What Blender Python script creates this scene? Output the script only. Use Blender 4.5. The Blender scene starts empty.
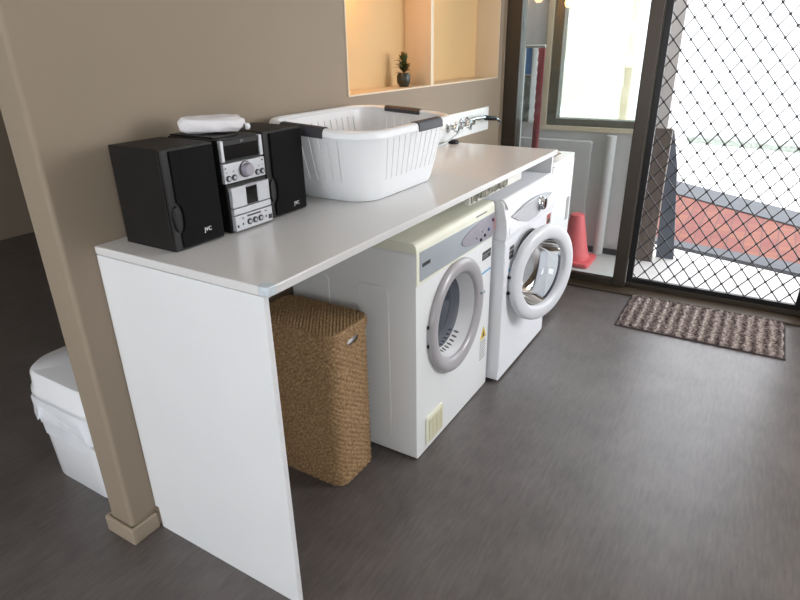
import bpy, bmesh, math, random
from mathutils import Vector, Matrix
random.seed(7)
PI = math.pi
S = bpy.context.scene
COL = S.collection

# ------------------------------------------------------------------ materials
def lin(c):
    return tuple(((v/255)/12.92 if v/255 <= 0.04045 else (((v/255)+0.055)/1.055)**2.4) for v in c) + (1.0,)

def mat(name, rgb, rough=0.5, metal=0.0, var=0.06, scale=8.0, bump=0.0, bscale=60.0, spec=0.5, stretch=None, coat=0.0):
    m = bpy.data.materials.new(name); m.use_nodes = True
    nt = m.node_tree; b = nt.nodes['Principled BSDF']
    b.inputs['Roughness'].default_value = rough
    b.inputs['Metallic'].default_value = metal
    b.inputs['Specular IOR Level'].default_value = spec
    b.inputs['Coat Weight'].default_value = coat
    tc = nt.nodes.new('ShaderNodeTexCoord')
    src = tc.outputs['Object']
    if stretch:
        mp = nt.nodes.new('ShaderNodeMapping'); mp.inputs['Scale'].default_value = stretch
        nt.links.new(src, mp.inputs['Vector']); src = mp.outputs['Vector']
    n = nt.nodes.new('ShaderNodeTexNoise'); n.inputs['Scale'].default_value = scale
    n.inputs['Detail'].default_value = 5
    nt.links.new(src, n.inputs['Vector'])
    r = nt.nodes.new('ShaderNodeValToRGB')
    c = lin(rgb)
    r.color_ramp.elements[0].position = 0.3; r.color_ramp.elements[1].position = 0.7
    r.color_ramp.elements[0].color = tuple(max(0, v*(1-var)) for v in c[:3]) + (1,)
    r.color_ramp.elements[1].color = tuple(min(1, v*(1+var)) for v in c[:3]) + (1,)
    nt.links.new(n.outputs['Fac'], r.inputs['Fac'])
    nt.links.new(r.outputs['Color'], b.inputs['Base Color'])
    if bump:
        n2 = nt.nodes.new('ShaderNodeTexNoise'); n2.inputs['Scale'].default_value = bscale
        n2.inputs['Detail'].default_value = 4
        nt.links.new(src, n2.inputs['Vector'])
        bp = nt.nodes.new('ShaderNodeBump'); bp.inputs['Strength'].default_value = bump
        bp.inputs['Distance'].default_value = 0.004
        nt.links.new(n2.outputs['Fac'], bp.inputs['Height']); nt.links.new(bp.outputs['Normal'], b.inputs['Normal'])
    return m

def glass_mat(name, tint=(255, 255, 255), refl=1.0, ior=1.45):
    m = bpy.data.materials.new(name); m.use_nodes = True
    nt = m.node_tree
    for n in list(nt.nodes): nt.nodes.remove(n)
    o = nt.nodes.new('ShaderNodeOutputMaterial'); t = nt.nodes.new('ShaderNodeBsdfTransparent')
    g = nt.nodes.new('ShaderNodeBsdfGlossy'); g.inputs['Roughness'].default_value = 0.02
    t.inputs['Color'].default_value = lin(tint)
    f = nt.nodes.new('ShaderNodeFresnel'); f.inputs['IOR'].default_value = ior
    k = nt.nodes.new('ShaderNodeMath'); k.operation = 'MULTIPLY'; k.inputs[1].default_value = refl
    mx = nt.nodes.new('ShaderNodeMixShader')
    nt.links.new(f.outputs['Fac'], k.inputs[0]); nt.links.new(k.outputs[0], mx.inputs['Fac'])
    nt.links.new(t.outputs[0], mx.inputs[1]); nt.links.new(g.outputs[0], mx.inputs[2])
    nt.links.new(mx.outputs[0], o.inputs['Surface'])
    return m

def floor_mat():
    m = bpy.data.materials.new('vinyl_plank'); m.use_nodes = True
    nt = m.node_tree; b = nt.nodes['Principled BSDF']
    tc = nt.nodes.new('ShaderNodeTexCoord')
    br = nt.nodes.new('ShaderNodeTexBrick')
    br.inputs['Scale'].default_value = 1.0; br.inputs['Brick Width'].default_value = 1.25; br.inputs['Row Height'].default_value = 0.152
    br.inputs['Mortar Size'].default_value = 0.0012; br.inputs['Mortar Smooth'].default_value = 0.3
    br.inputs['Color1'].default_value = (0.42, 0.42, 0.42, 1); br.inputs['Color2'].default_value = (0.58, 0.58, 0.58, 1)
    br.inputs['Mortar'].default_value = (0.3, 0.3, 0.3, 1); br.offset = 0.37
    nt.links.new(tc.outputs['Object'], br.inputs['Vector'])
    mp = nt.nodes.new('ShaderNodeMapping'); mp.inputs['Scale'].default_value = (9.0, 60.0, 1)
    nt.links.new(tc.outputs['Object'], mp.inputs['Vector'])
    n = nt.nodes.new('ShaderNodeTexNoise'); n.inputs['Scale'].default_value = 1.6; n.inputs['Detail'].default_value = 8; n.inputs['Roughness'].default_value = 0.65
    nt.links.new(mp.outputs['Vector'], n.inputs['Vector'])
    n2 = nt.nodes.new('ShaderNodeTexNoise'); n2.inputs['Scale'].default_value = 7; n2.inputs['Detail'].default_value = 6
    nt.links.new(tc.outputs['Object'], n2.inputs['Vector'])
    def mth(op, a, bb):
        k = nt.nodes.new('ShaderNodeMath'); k.operation = op
        for i, v in enumerate((a, bb)):
            if isinstance(v, (int, float)): k.inputs[i].default_value = v
            else: nt.links.new(v, k.inputs[i])
        return k.outputs[0]
    bw = nt.nodes.new('ShaderNodeRGBToBW'); nt.links.new(br.outputs['Color'], bw.inputs['Color'])
    v = mth('ADD', mth('MULTIPLY', n.outputs['Fac'], 0.55), mth('ADD', mth('MULTIPLY', n2.outputs['Fac'], 0.4), mth('MULTIPLY', bw.outputs['Val'], 0.35)))
    r = nt.nodes.new('ShaderNodeValToRGB')
    r.color_ramp.elements[0].position = 0.38; r.color_ramp.elements[1].position = 0.92
    r.color_ramp.elements[0].color = lin(FLOOR_DARK); r.color_ramp.elements[1].color = lin(FLOOR_LIGHT)
    nt.links.new(v, r.inputs['Fac']); nt.links.new(r.outputs['Color'], b.inputs['Base Color'])
    b.inputs['Roughness'].default_value = 0.38; b.inputs['Specular IOR Level'].default_value = 0.75
    bp = nt.nodes.new('ShaderNodeBump'); bp.inputs['Strength'].default_value = 0.12; bp.inputs['Distance'].default_value = 0.003
    nt.links.new(v, bp.inputs['Height']); nt.links.new(bp.outputs['Normal'], b.inputs['Normal'])
    return m

def brick_mat(name, c1, c2, mortar, w, h, scale=1.0, rough=0.8):
    m = bpy.data.materials.new(name); m.use_nodes = True
    nt = m.node_tree; b = nt.nodes['Principled BSDF']; b.inputs['Roughness'].default_value = rough
    tc = nt.nodes.new('ShaderNodeTexCoord'); br = nt.nodes.new('ShaderNodeTexBrick')
    br.inputs['Scale'].default_value = scale; br.inputs['Brick Width'].default_value = w; br.inputs['Row Height'].default_value = h
    br.inputs['Mortar Size'].default_value = 0.006
    br.inputs['Color1'].default_value = lin(c1); br.inputs['Color2'].default_value = lin(c2); br.inputs['Mortar'].default_value = lin(mortar)
    nt.links.new(tc.outputs['Object'], br.inputs['Vector']); nt.links.new(br.outputs['Color'], b.inputs['Base Color'])
    return m

def weave_mat():
    # seagrass: strand-to-strand straw and brown tones
    m = bpy.data.materials.new('seagrass'); m.use_nodes = True
    nt = m.node_tree; b = nt.nodes['Principled BSDF']; b.inputs['Roughness'].default_value = 0.75
    tc = nt.nodes.new('ShaderNodeTexCoord')
    n = nt.nodes.new('ShaderNodeTexNoise'); n.inputs['Scale'].default_value = 130; n.inputs['Detail'].default_value = 2
    n.inputs['Roughness'].default_value = 0.6
    nt.links.new(tc.outputs['Object'], n.inputs['Vector'])
    r = nt.nodes.new('ShaderNodeValToRGB')
    e = r.color_ramp.elements
    e[0].position = 0.25; e[0].color = lin((112, 85, 56)); e[1].position = 0.75; e[1].color = lin((182, 152, 112))
    k = e.new(0.5); k.color = lin((148, 118, 82))
    nt.links.new(n.outputs['Fac'], r.inputs['Fac']); nt.links.new(r.outputs['Color'], b.inputs['Base Color'])
    return m

def rug_mat():
    # loops of taupe and dark brown yarn, in ribs across the mat
    m = bpy.data.materials.new('rug_yarn'); m.use_nodes = True
    nt = m.node_tree; b = nt.nodes['Principled BSDF']; b.inputs['Roughness'].default_value = 0.95
    b.inputs['Specular IOR Level'].default_value = 0.1
    tc = nt.nodes.new('ShaderNodeTexCoord')
    n = nt.nodes.new('ShaderNodeTexNoise'); n.inputs['Scale'].default_value = 75; n.inputs['Detail'].default_value = 3
    nt.links.new(tc.outputs['Object'], n.inputs['Vector'])
    w = nt.nodes.new('ShaderNodeTexWave'); w.wave_type = 'BANDS'; w.bands_direction = 'Y'; w.inputs['Scale'].default_value = 2*PI/20/0.0495
    w.inputs['Distortion'].default_value = 1.0; w.inputs['Detail'].default_value = 1
    nt.links.new(tc.outputs['Object'], w.inputs['Vector'])
    a = nt.nodes.new('ShaderNodeMath'); a.operation = 'MULTIPLY_ADD'; a.inputs[1].default_value = 0.2
    s = nt.nodes.new('ShaderNodeMath'); s.operation = 'MULTIPLY'; s.inputs[1].default_value = 0.82
    nt.links.new(n.outputs['Fac'], s.inputs[0]); nt.links.new(w.outputs['Fac'], a.inputs[0]); nt.links.new(s.outputs[0], a.inputs[2])
    r = nt.nodes.new('ShaderNodeValToRGB')
    e = r.color_ramp.elements
    e[0].position = 0.30; e[0].color = lin((46, 37, 36)); e[1].position = 0.74; e[1].color = lin((172, 160, 152))
    k = e.new(0.5); k.color = lin((106, 94, 90))
    nt.links.new(a.outputs[0], r.inputs['Fac']); nt.links.new(r.outputs['Color'], b.inputs['Base Color'])
    return m

FLOOR_DARK = (60, 55, 53); FLOOR_LIGHT = (110, 103, 100)
M = {}
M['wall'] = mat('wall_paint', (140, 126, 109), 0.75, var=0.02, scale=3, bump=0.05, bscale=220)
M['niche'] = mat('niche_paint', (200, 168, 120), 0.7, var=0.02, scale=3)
M['trim'] = mat('trim_paint', (152, 138, 120), 0.5, var=0.02)
M['cream'] = mat('cream_trim', (206, 190, 164), 0.5, var=0.02)
M['ceiling'] = mat('ceiling_paint', (225, 222, 216), 0.8, var=0.02)
M['floor'] = floor_mat()
M['melamine'] = mat('white_melamine', (222, 223, 224), 0.38, var=0.012, scale=5)
M['worktop'] = mat('worktop_laminate', (212, 211, 210), 0.2, var=0.02, scale=160)
M['edge'] = mat('edge_tape', (214, 212, 206), 0.35, var=0.02)
M['enamel'] = mat('white_enamel', (228, 230, 230), 0.28, var=0.01, scale=4)
M['enamel2'] = mat('washer_enamel', (226, 228, 232), 0.22, var=0.01, scale=4)
M['creamplastic'] = mat('cream_plastic', (226, 226, 208), 0.38, var=0.02)
M['yellowed'] = mat('yellowed_plastic', (220, 216, 190), 0.45, var=0.03)
M['silver'] = mat('silver_panel', (166, 174, 180), 0.35, metal=0.25, var=0.02)
M['mauve'] = mat('mauve_panel', (150, 146, 156), 0.35, metal=0.2, var=0.05, scale=30)
M['ring'] = mat('grey_plastic_ring', (164, 161, 164), 0.28, var=0.02, coat=0.3)
M['whiteplastic'] = mat('white_plastic', (232, 233, 235), 0.25, var=0.01)
M['doorwhite'] = mat('washer_door_plastic', (208, 210, 214), 0.3, var=0.01)
M['basket'] = mat('basket_plastic', (226, 228, 230), 0.32, var=0.01)
M['charcoal'] = mat('charcoal_grip', (52, 52, 58), 0.5, var=0.1, scale=60, bump=0.15)
M['black'] = mat('black_plastic', (18, 17, 17), 0.42, var=0.1, spec=.3)
M['blackgloss'] = mat('black_gloss', (10, 10, 12), 0.16, var=0.05, spec=0.25)
M['vinylblack'] = mat('black_ash_vinyl', (22, 19, 17), 0.58, var=0.22, scale=10, stretch=(12, 2, 2), bump=0.08, spec=.3)
M['grille'] = mat('speaker_cloth', (16, 15, 16), 0.9, var=0.2, scale=300, bump=0.3, bscale=500, spec=0.2)
M['brushed'] = mat('brushed_silver', (182, 184, 188), 0.38, metal=0.3, var=0.03, scale=40)
M['chrome'] = mat('chrome', (215, 217, 220), 0.08, metal=1.0, var=0.02)
M['steel'] = mat('drum_steel', (160, 162, 165), 0.25, metal=0.9, var=0.06)
M['rubber'] = mat('grey_rubber', (70, 72, 74), 0.6, var=0.1)
M['darkglass'] = mat('dark_glass', (46, 52, 66), 0.06, var=0.2, scale=12, spec=0.6)
M['slot'] = mat('dark_slot', (84, 84, 80), 0.7)
M['bronze'] = mat('bronze_aluminium', (48, 40, 30), 0.42, metal=0.2, var=0.06)
M['bronzelight'] = mat('bronze_track', (66, 55, 42), 0.45, metal=0.25, var=0.08)
M['grillewire'] = mat('black_wire', (26, 25, 28), 0.35, var=0.1)
M['tile'] = mat('splashback_tile', (232, 234, 232), 0.12, var=0.01)
M['weave'] = weave_mat()
M['rug'] = rug_mat()
M['rugedge'] = mat('rug_backing', (52, 42, 42), 0.9, var=0.2, scale=80)
M['cloth'] = mat('white_cloth', (222, 220, 222), 0.9, var=0.03, scale=30, bump=0.3, bscale=45, spec=0.1)
M['bag'] = mat('plastic_bag', (224, 226, 230), 0.3, var=0.04, scale=18, bump=0.7, bscale=28)
M['leaf'] = mat('leaf_green', (66, 74, 34), 0.5, var=0.35, scale=25)
M['leafbrown'] = mat('leaf_brown', (120, 84, 40), 0.6, var=0.3, scale=25)
M['pot'] = mat('dark_pot', (40, 44, 34), 0.35, var=0.2)
M['label'] = mat('black_label', (38, 36, 36), 0.5, var=0.3, scale=90)
M['labelgrey'] = mat('label_print', (150, 150, 148), 0.5, var=0.1)
M['bluetape'] = mat('blue_tape', (96, 166, 204), 0.4, var=0.08)
M['clearblue'] = mat('pale_blue_guard', (196, 206, 212), 0.12, var=0.12, scale=60)
M['yellow'] = mat('warning_yellow', (222, 190, 60), 0.5)
M['redlabel'] = mat('red_label', (150, 66, 58), 0.5, var=0.2, scale=80)
M['redled'] = mat('red_button', (190, 92, 92), 0.4)
M['blueled'] = mat('blue_mark', (70, 84, 140), 0.4)
M['mottled'] = mat('torn_packing', (128, 126, 114), 0.9, var=0.75, scale=45, bump=0.8, bscale=50)
M['coral'] = mat('coral_plastic', (222, 98, 102), 0.5, var=0.04)
M['porchwall'] = mat('porch_cladding', (206, 203, 203), 0.7, var=0.04, scale=4)
M['porchbrown'] = mat('porch_taupe', (150, 140, 128), 0.7, var=0.04)
M['wframe'] = mat('window_frame_olive', (92, 88, 74), 0.5, var=0.05)
M['weatherboard'] = mat('cream_weatherboard', (206, 201, 184), 0.7, var=0.02)
M['deck'] = mat('deck_concrete', (184, 181, 177), 0.7, var=0.03)
M['ground'] = mat('pale_concrete', (222, 220, 216), 0.8, var=0.03)
M['gardenwall'] = mat('white_render', (236, 236, 236), 0.8, var=0.02)
M['pave'] = brick_mat('red_pavers', (104, 46, 40), (116, 64, 44), (84, 46, 42), 0.13, 0.13)
M['kerb'] = mat('slate_kerb', (62, 63, 68), 0.7, var=0.08)
M['slate'] = mat('slate_panel', (92, 98, 108), 0.6, var=0.08, stretch=(1, 40, 1))
M['board'] = mat('weathered_board', (112, 104, 98), 0.7, var=0.18, scale=5, stretch=(1, 12, 1.5))
M['verge'] = mat('verge_leaves', (132, 138, 130), 0.9, var=0.3, scale=30)
M['towelgrey'] = mat('grey_towel', (150, 154, 152), 0.95, var=0.3, scale=26, bump=0.6, bscale=60)
M['towelwhite'] = mat('white_towel', (240, 240, 240), 0.95, var=0.04, bump=0.8, bscale=90)
M['towelred'] = mat('red_towel', (170, 74, 84), 0.95, var=0.1, bump=0.4)
M['towelblue'] = mat('blue_towel', (86, 148, 208), 0.95, var=0.1, bump=0.4)
M['alu'] = mat('aluminium', (190, 192, 192), 0.35, metal=0.6, var=0.05)
M['pane'] = glass_mat('clear_pane', (240, 244, 243), 1.0)
M['bowlglass'] = glass_mat('bowl_glass', (216, 220, 224), 2.2, 1.5)

# ------------------------------------------------------------------ helpers
def fin(name, bm, m, parent=None, smooth=None, bevel=0, seg=2, weld=False):
    """link bm (built in place, in metres) as ONE mesh object; smooth = max angle in degrees"""
    if weld: bmesh.ops.remove_doubles(bm, verts=bm.verts, dist=1e-5)
    bmesh.ops.recalc_face_normals(bm, faces=bm.faces)
    if parent is not None:
        bm.transform(WORLD[parent.name].inverted())
        base = None
    else:
        xs = [v.co for v in bm.verts]
        base = Vector(((min(v.x for v in xs)+max(v.x for v in xs))/2, (min(v.y for v in xs)+max(v.y for v in xs))/2, min(v.z for v in xs)))
        bm.transform(Matrix.Translation(-base))
    me = bpy.data.meshes.new(name); bm.to_mesh(me); bm.free()
    for k in (m if isinstance(m, (list, tuple)) else [m]): me.materials.append(k)
    o = bpy.data.objects.new(name, me); COL.objects.link(o)
    if parent is not None:
        o.parent = parent; WORLD[o.name] = WORLD[parent.name]
    else:
        o.location = base; WORLD[o.name] = Matrix.Translation(base)
    if bevel:
        b = o.modifiers.new('bevel', 'BEVEL'); b.width = bevel; b.segments = seg; b.limit_method = 'ANGLE'; b.angle_limit = 0.6
        b.harden_normals = False
    if smooth:
        a = math.radians(smooth)
        for p in me.polygons: p.use_smooth = True
        bm2 = bmesh.new(); bm2.from_mesh(me)
        for e in bm2.edges:
            if len(e.link_faces) == 2 and e.calc_face_angle(0) > a: e.smooth = False
        bm2.to_mesh(me); bm2.free()
    return o
WORLD = {}

def tag(o, label=None, cat=None, group=None, kind=None):
    if label: o['label'] = label
    if cat: o['category'] = cat
    if group: o['group'] = group
    if kind: o['kind'] = kind
    return o

def thing(name, label, cat, loc, rz=0.0, group=None, kind=None):
    o = bpy.data.objects.new(name, None); COL.objects.link(o)
    o.empty_display_size = 0.05
    o.location = loc; o.rotation_euler = (0, 0, rz)
    WORLD[o.name] = Matrix.Translation(Vector(loc)) @ Matrix.Rotation(rz, 4, 'Z')
    return tag(o, label, cat, group, kind)

def B(): return bmesh.new()

def box(bm, x0, x1, y0, y1, z0, z1, mi=0):
    vs = [bm.verts.new(c) for c in ((x0,y0,z0),(x1,y0,z0),(x1,y1,z0),(x0,y1,z0),(x0,y0,z1),(x1,y0,z1),(x1,y1,z1),(x0,y1,z1))]
    for f in ((0,3,2,1),(4,5,6,7),(0,1,5,4),(1,2,6,5),(2,3,7,6),(3,0,4,7)):
        bm.faces.new([vs[i] for i in f]).material_index = mi
    return bm

def bx(*a): return box(B(), *a)

def prism(bm, pts, lo, hi, axis='z', mi=0):
    """extrude a 2-D polygon along an axis: z -> (x,y), y -> (x,z), x -> (y,z)"""
    def P(p, h):
        return {'z': (p[0], p[1], h), 'y': (p[0], h, p[1]), 'x': (h, p[0], p[1])}[axis]
    a = [bm.verts.new(P(p, lo)) for p in pts]; b = [bm.verts.new(P(p, hi)) for p in pts]
    n = len(pts)
    bm.faces.new(a).material_index = mi; bm.faces.new(b[::-1]).material_index = mi
    for i in range(n):
        bm.faces.new((a[i], a[(i+1) % n], b[(i+1) % n], b[i])).material_index = mi
    return bm

def rrect(x0, x1, y0, y1, r, n=8):
    pts = []
    for cx, cy, a0 in ((x1-r, y1-r, 0), (x0+r, y1-r, PI/2), (x0+r, y0+r, PI), (x1-r, y0+r, 1.5*PI)):
        for i in range(n+1):
            a = a0+PI/2*i/n; pts.append((cx+r*math.cos(a), cy+r*math.sin(a)))
    return pts

def tube(bm, pts, r, n=10, cap=True, radii=None):
    pts = [Vector(p) for p in pts]; rings = []
    up = Vector((0, 0, 1))
    for i, p in enumerate(pts):
        t = (pts[min(i+1, len(pts)-1)]-pts[max(i-1, 0)]).normalized()
        a = t.cross(up)
        if a.length < 1e-3: a = t.cross(Vector((1, 0, 0)))
        a.normalize(); b = t.cross(a).normalized()
        rr = radii[i] if radii else r
        rings.append([bm.verts.new(p+rr*(math.cos(2*PI*k/n)*a+math.sin(2*PI*k/n)*b)) for k in range(n)])
    for i in range(len(rings)-1):
        for k in range(n):
            bm.faces.new((rings[i][k], rings[i][(k+1) % n], rings[i+1][(k+1) % n], rings[i+1][k]))
    if cap:
        bm.faces.new(rings[0][::-1]); bm.faces.new(rings[-1])
    return bm

def lathe(bm, prof, mtx, n=48, close=False):
    """prof = [(r, h)] about local +Z, placed by mtx"""
    rings = []
    for r, h in prof:
        if r < 1e-6: rings.append([bm.verts.new(mtx @ Vector((0, 0, h)))])
        else: rings.append([bm.verts.new(mtx @ Vector((r*math.cos(2*PI*k/n), r*math.sin(2*PI*k/n), h))) for k in range(n)])
    pairs = list(zip(rings, rings[1:]))
    if close: pairs.append((rings[-1], rings[0]))
    for a, b in pairs:
        for k in range(n):
            q = (k+1) % n
            if len(a) == 1 and len(b) == 1: continue
            if len(a) == 1: bm.faces.new((a[0], b[q], b[k]))
            elif len(b) == 1: bm.faces.new((a[k], a[q], b[0]))
            else: bm.faces.new((a[k], a[q], b[q], b[k]))
    return bm

def face_mtx(c, n, up=(0, 0, 1)):
    """local +Z along n, local +Y near up, origin c"""
    n = Vector(n).normalized(); up = Vector(up)
    x = up.cross(n).normalized(); y = n.cross(x)
    return Matrix(((x.x, y.x, n.x, c[0]), (x.y, y.y, n.y, c[1]), (x.z, y.z, n.z, c[2]), (0, 0, 0, 1)))

def disc(bm, c, n, r, h, k=24):
    return lathe(bm, [(0, 0), (r, 0), (r, h*0.85), (r*0.92, h), (0, h)], face_mtx(c, n), k)

def lettering(name, body, size, mtx, m, parent, extrude=0.0006):
    cu = bpy.data.curves.new(name, 'FONT'); cu.body = body; cu.size = size; cu.extrude = extrude
    cu.align_x = 'CENTER'; cu.align_y = 'CENTER'
    t = bpy.data.objects.new(name, cu); COL.objects.link(t)
    dg = bpy.context.evaluated_depsgraph_get()
    me = bpy.data.meshes.new_from_object(t.evaluated_get(dg))
    bpy.data.objects.remove(t); bpy.data.curves.remove(cu)
    bm = B(); bm.from_mesh(me); bpy.data.meshes.remove(me)
    bm.transform(mtx)
    return fin(name, bm, m, parent)

def hole_plate(bm, x0, x1, z0, z1, y, cx, cz, R, n=72):
    """vertical plate at y with a round hole, facing -y"""
    angs = [2*PI*i/n for i in range(n)]
    angs += [math.atan2(zz-cz, xx-cx) % (2*PI) for xx in (x0, x1) for zz in (z0, z1)]
    angs = sorted(set(round(a, 6) for a in angs)); inn, out = [], []
    for a in angs:
        c, s = math.cos(a), math.sin(a)
        inn.append(bm.verts.new((cx+R*c, y, cz+R*s)))
        t = min([v for v in (((x1-cx)/c if c > 1e-9 else 9), ((x0-cx)/c if c < -1e-9 else 9), ((z1-cz)/s if s > 1e-9 else 9), ((z0-cz)/s if s < -1e-9 else 9))])
        out.append(bm.verts.new((cx+t*c, y, cz+t*s)))
    for i in range(len(angs)):
        j = (i+1) % len(angs)
        bm.faces.new((inn[i], inn[j], out[j], out[i]))
    return bm

def open_cabinet(bm, x0, x1, y0, y1, z0, z1, cx, cz, R, depth, inner=True):
    """box whose front (y0) has a round hole; with the hole's own lining"""
    hole_plate(bm, x0, x1, z0, z1, y0, cx, cz, R)
    vs = [bm.verts.new(c) for c in ((x0,y0,z0),(x1,y0,z0),(x1,y1,z0),(x0,y1,z0),(x0,y0,z1),(x1,y0,z1),(x1,y1,z1),(x0,y1,z1))]
    for f in ((0,3,2,1),(4,5,6,7),(1,2,6,5),(2,3,7,6),(3,0,4,7)): bm.faces.new([vs[i] for i in f])
    if inner:
        lathe(bm, [(R, 0), (R, depth), (0, depth)], face_mtx((cx, y0, cz), (0, 1, 0)), 72)
    return bm

# ------------------------------------------------------------------ camera
cam = bpy.data.cameras.new('camera'); co = bpy.data.objects.new('camera', cam); COL.objects.link(co)
yaw, pitch, roll = 1.02042, -0.40913, -0.01752
f = Vector((math.sin(yaw)*math.cos(pitch), math.cos(yaw)*math.cos(pitch), math.sin(pitch)))
r0 = Vector((math.cos(yaw), -math.sin(yaw), 0)); u0 = r0.cross(f)
r = math.cos(roll)*r0+math.sin(roll)*u0; u = math.cos(roll)*u0-math.sin(roll)*r0
co.matrix_world = Matrix(((r.x, u.x, -f.x, -0.7778), (r.y, u.y, -f.y, -1.3619), (r.z, u.z, -f.z, 1.3363), (0, 0, 0, 1)))
cam.sensor_width = 36; cam.lens = 581.95*36/800; cam.clip_start = 0.02; cam.clip_end = 200
S.camera = co

# ------------------------------------------------------------------ room shell
RX0, RX1, RY0, RY1, RZ = -3.4, 2.68, -2.75, 3.6, 2.5
tag(fin('floor', bx(RX0, RX1, RY0, RY1, -0.12, 0), M['floor']), 'dark grey wood look vinyl plank floor', 'floor', kind='structure')
tag(fin('ceiling', bx(RX0-.1, RX1, RY0-.1, RY1+.1, RZ, RZ+0.1), M['ceiling']), 'plain white ceiling', 'ceiling', kind='structure')

NX0, NX1, NZ0, NZ1, ND = 1.094, 2.54, 1.169, 1.70, 0.135
WT = 0.105
bm = B()
# left part of the wall with its free, round-cornered end
pts = []
for cx, cy, a0 in ((-0.08+.012, 0+.012, 1.5*PI), (-0.08+.012, WT-.012, PI)):
    for i in range(6):
        a = a0-PI/2*i/5; pts.append((cx+.012*math.cos(a), cy+.012*math.sin(a)))
pts += [(NX0, WT), (NX0, 0)]
prism(bm, pts, 0, RZ)
box(bm, NX0, NX1, 0, WT, 0, NZ0); box(bm, NX0, NX1, 0, WT, NZ1, RZ)
box(bm, NX1, 2.60, 0, WT, 0, RZ)
tag(fin('wall_back', bm, M['wall'], weld=False), 'beige painted wall behind the laundry bench with a recessed niche', 'wall', kind='structure')
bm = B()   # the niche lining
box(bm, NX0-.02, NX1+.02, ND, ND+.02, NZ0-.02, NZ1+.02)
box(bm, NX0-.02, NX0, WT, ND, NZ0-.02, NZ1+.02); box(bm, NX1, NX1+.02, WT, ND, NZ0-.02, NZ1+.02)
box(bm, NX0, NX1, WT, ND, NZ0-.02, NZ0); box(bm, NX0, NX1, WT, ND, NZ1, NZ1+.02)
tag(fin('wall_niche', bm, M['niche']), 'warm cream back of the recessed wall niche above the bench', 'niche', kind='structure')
bm = B()
box(bm, NX0, NX1, -.004, ND-.001, NZ0, NZ0+.006); box(bm, NX0, NX0+.006, -.004, ND-.001, NZ0+.006, NZ1); box(bm, NX1-.006, NX1, -.004, ND-.001, NZ0+.006, NZ1)
tag(fin('trim_1', bm, M['cream']), 'thin cream edging around the wall niche', 'trim', kind='structure')
tag(fin('trim_2', bx(1.742, 1.768, -.003, ND-.001, NZ0+.006, NZ1), M['cream']), 'cream upright divider inside the wall niche', 'trim', kind='structure')
bm = B()   # skirting, wraps the wall end
prism(bm, [(-0.093, WT+.013), (-0.093, -.013), (-.002, -.013), (-.002, 0), (-.08, 0), (-.08, WT), (0.5, WT), (.5, WT+.013)], 0, .058)
tag(fin('baseboard_left', bm, M['trim'], bevel=.006, seg=3), 'beige skirting wrapping the free end of the wall', 'skirting', kind='structure')
tag(fin('baseboard_back', bx(.022, 1.86, -.015, 0, 0, .072), M['trim'], bevel=.004), 'beige skirting under the laundry bench', 'skirting', kind='structure')

# walls that close the room (beyond the photo's frame), with unseen openings added for fill light
def wall_with_openings(name, axis, pos, th, a0, a1, gaps, m, label):
    bm = B()
    def put(p0, p1, z0, z1):
        if axis == 'y': box(bm, p0, p1, pos, pos+th, z0, z1)
        else: box(bm, pos, pos+th, p0, p1, z0, z1)
    cur = a0
    for w0, w1, z0, z1 in gaps:
        put(cur, w0, 0, RZ); put(w0, w1, 0, z0) if z0 > 0 else None; put(w0, w1, z1, RZ); cur = w1
    put(cur, a1, 0, RZ)
    return tag(fin(name, bm, m), label, 'wall', kind='structure')
FILL_GAPS_F = [(-2.4, -1.2, 0.5, 2.0), (1.45, 2.55, 0.85, 2.1)]  # unseen openings, placed by where fill light is wanted
FILL_GAPS_L = [(-1.3, 0.9, 0.5, 2.1)]
wall_with_openings('wall_front', 'y', RY0-.1, .1, RX0, RX1, FILL_GAPS_F, M['wall'], 'beige wall behind the camera with two openings added for fill light')
wall_with_openings('wall_left', 'x', RX0-.1, .1, RY0-.1, RY1+.1, FILL_GAPS_L, M['wall'], 'beige wall far to the left with a wide opening added for fill light')
wall_with_openings('wall_far', 'y', RY1, .1, RX0, RX1, [], M['wall'], 'beige far wall of the next room')
DY0, DY1, DZ = -1.80, 0.0, 2.1
bm = B()
box(bm, 2.60, 2.68, WT, RY1, 0, RZ); box(bm, 2.60, 2.68, DY1-.018, WT, 0, RZ); box(bm, 2.60, 2.68, DY0, DY1-.018, DZ, RZ); box(bm, 2.60, 2.68, RY0, DY0, 0, RZ)
tag(fin('wall_right', bm, M['wall']), 'beige wall around the sliding door', 'wall', kind='structure')

# ------------------------------------------------------------------ sliding door and security screen
d = thing('door_1', 'bronze framed sliding glass door beside the laundry tub', 'door', (2.63, -.42, 0), kind='structure')
bm = B(); box(bm, 2.60, 2.69, -.105, -.022, 0.016, DZ-.04)
fin('door_jamb', bm, M['bronze'], d, bevel=.003)
fin('door_head', bx(2.575, 2.69, DY0, -.022, DZ-.04, DZ-.001), M['bronze'], d, bevel=.003)
fin('door_track', bx(2.535, 2.70, DY0, -.022, 0.0005, .016), M['bronzelight'], d, bevel=.004)
bm = B(); box(bm, 2.612, 2.648, -.762, -.105, .017, .06); box(bm, 2.612, 2.648, -.762, -.105, 2.0, 2.06)
fin('door_rail', bm, M['bronze'], d, bevel=.003)
fin('door_stile', bx(2.606, 2.652, -.828, -.762, .017, 2.06), M['bronze'], d, bevel=.004)
fin('glass_pane', bx(2.627, 2.633, -.762, -.105, .06, 2.0), M['pane'], d)
s = thing('door_2', 'bronze sliding security screen door with black diamond grille', 'door', (2.66, -1.3, 0), kind='structure')
SY0, SY1 = -1.75, -.829
bm = B(); box(bm, 2.64, 2.678, SY0, SY1, .017, .045); box(bm, 2.64, 2.678, SY0, SY1, 2.02, 2.06); box(bm, 2.64, 2.678, SY0, SY0+.05, .045, 2.02)
fin('screen_frame', bm, M['bronze'], s, bevel=.003)
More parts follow.
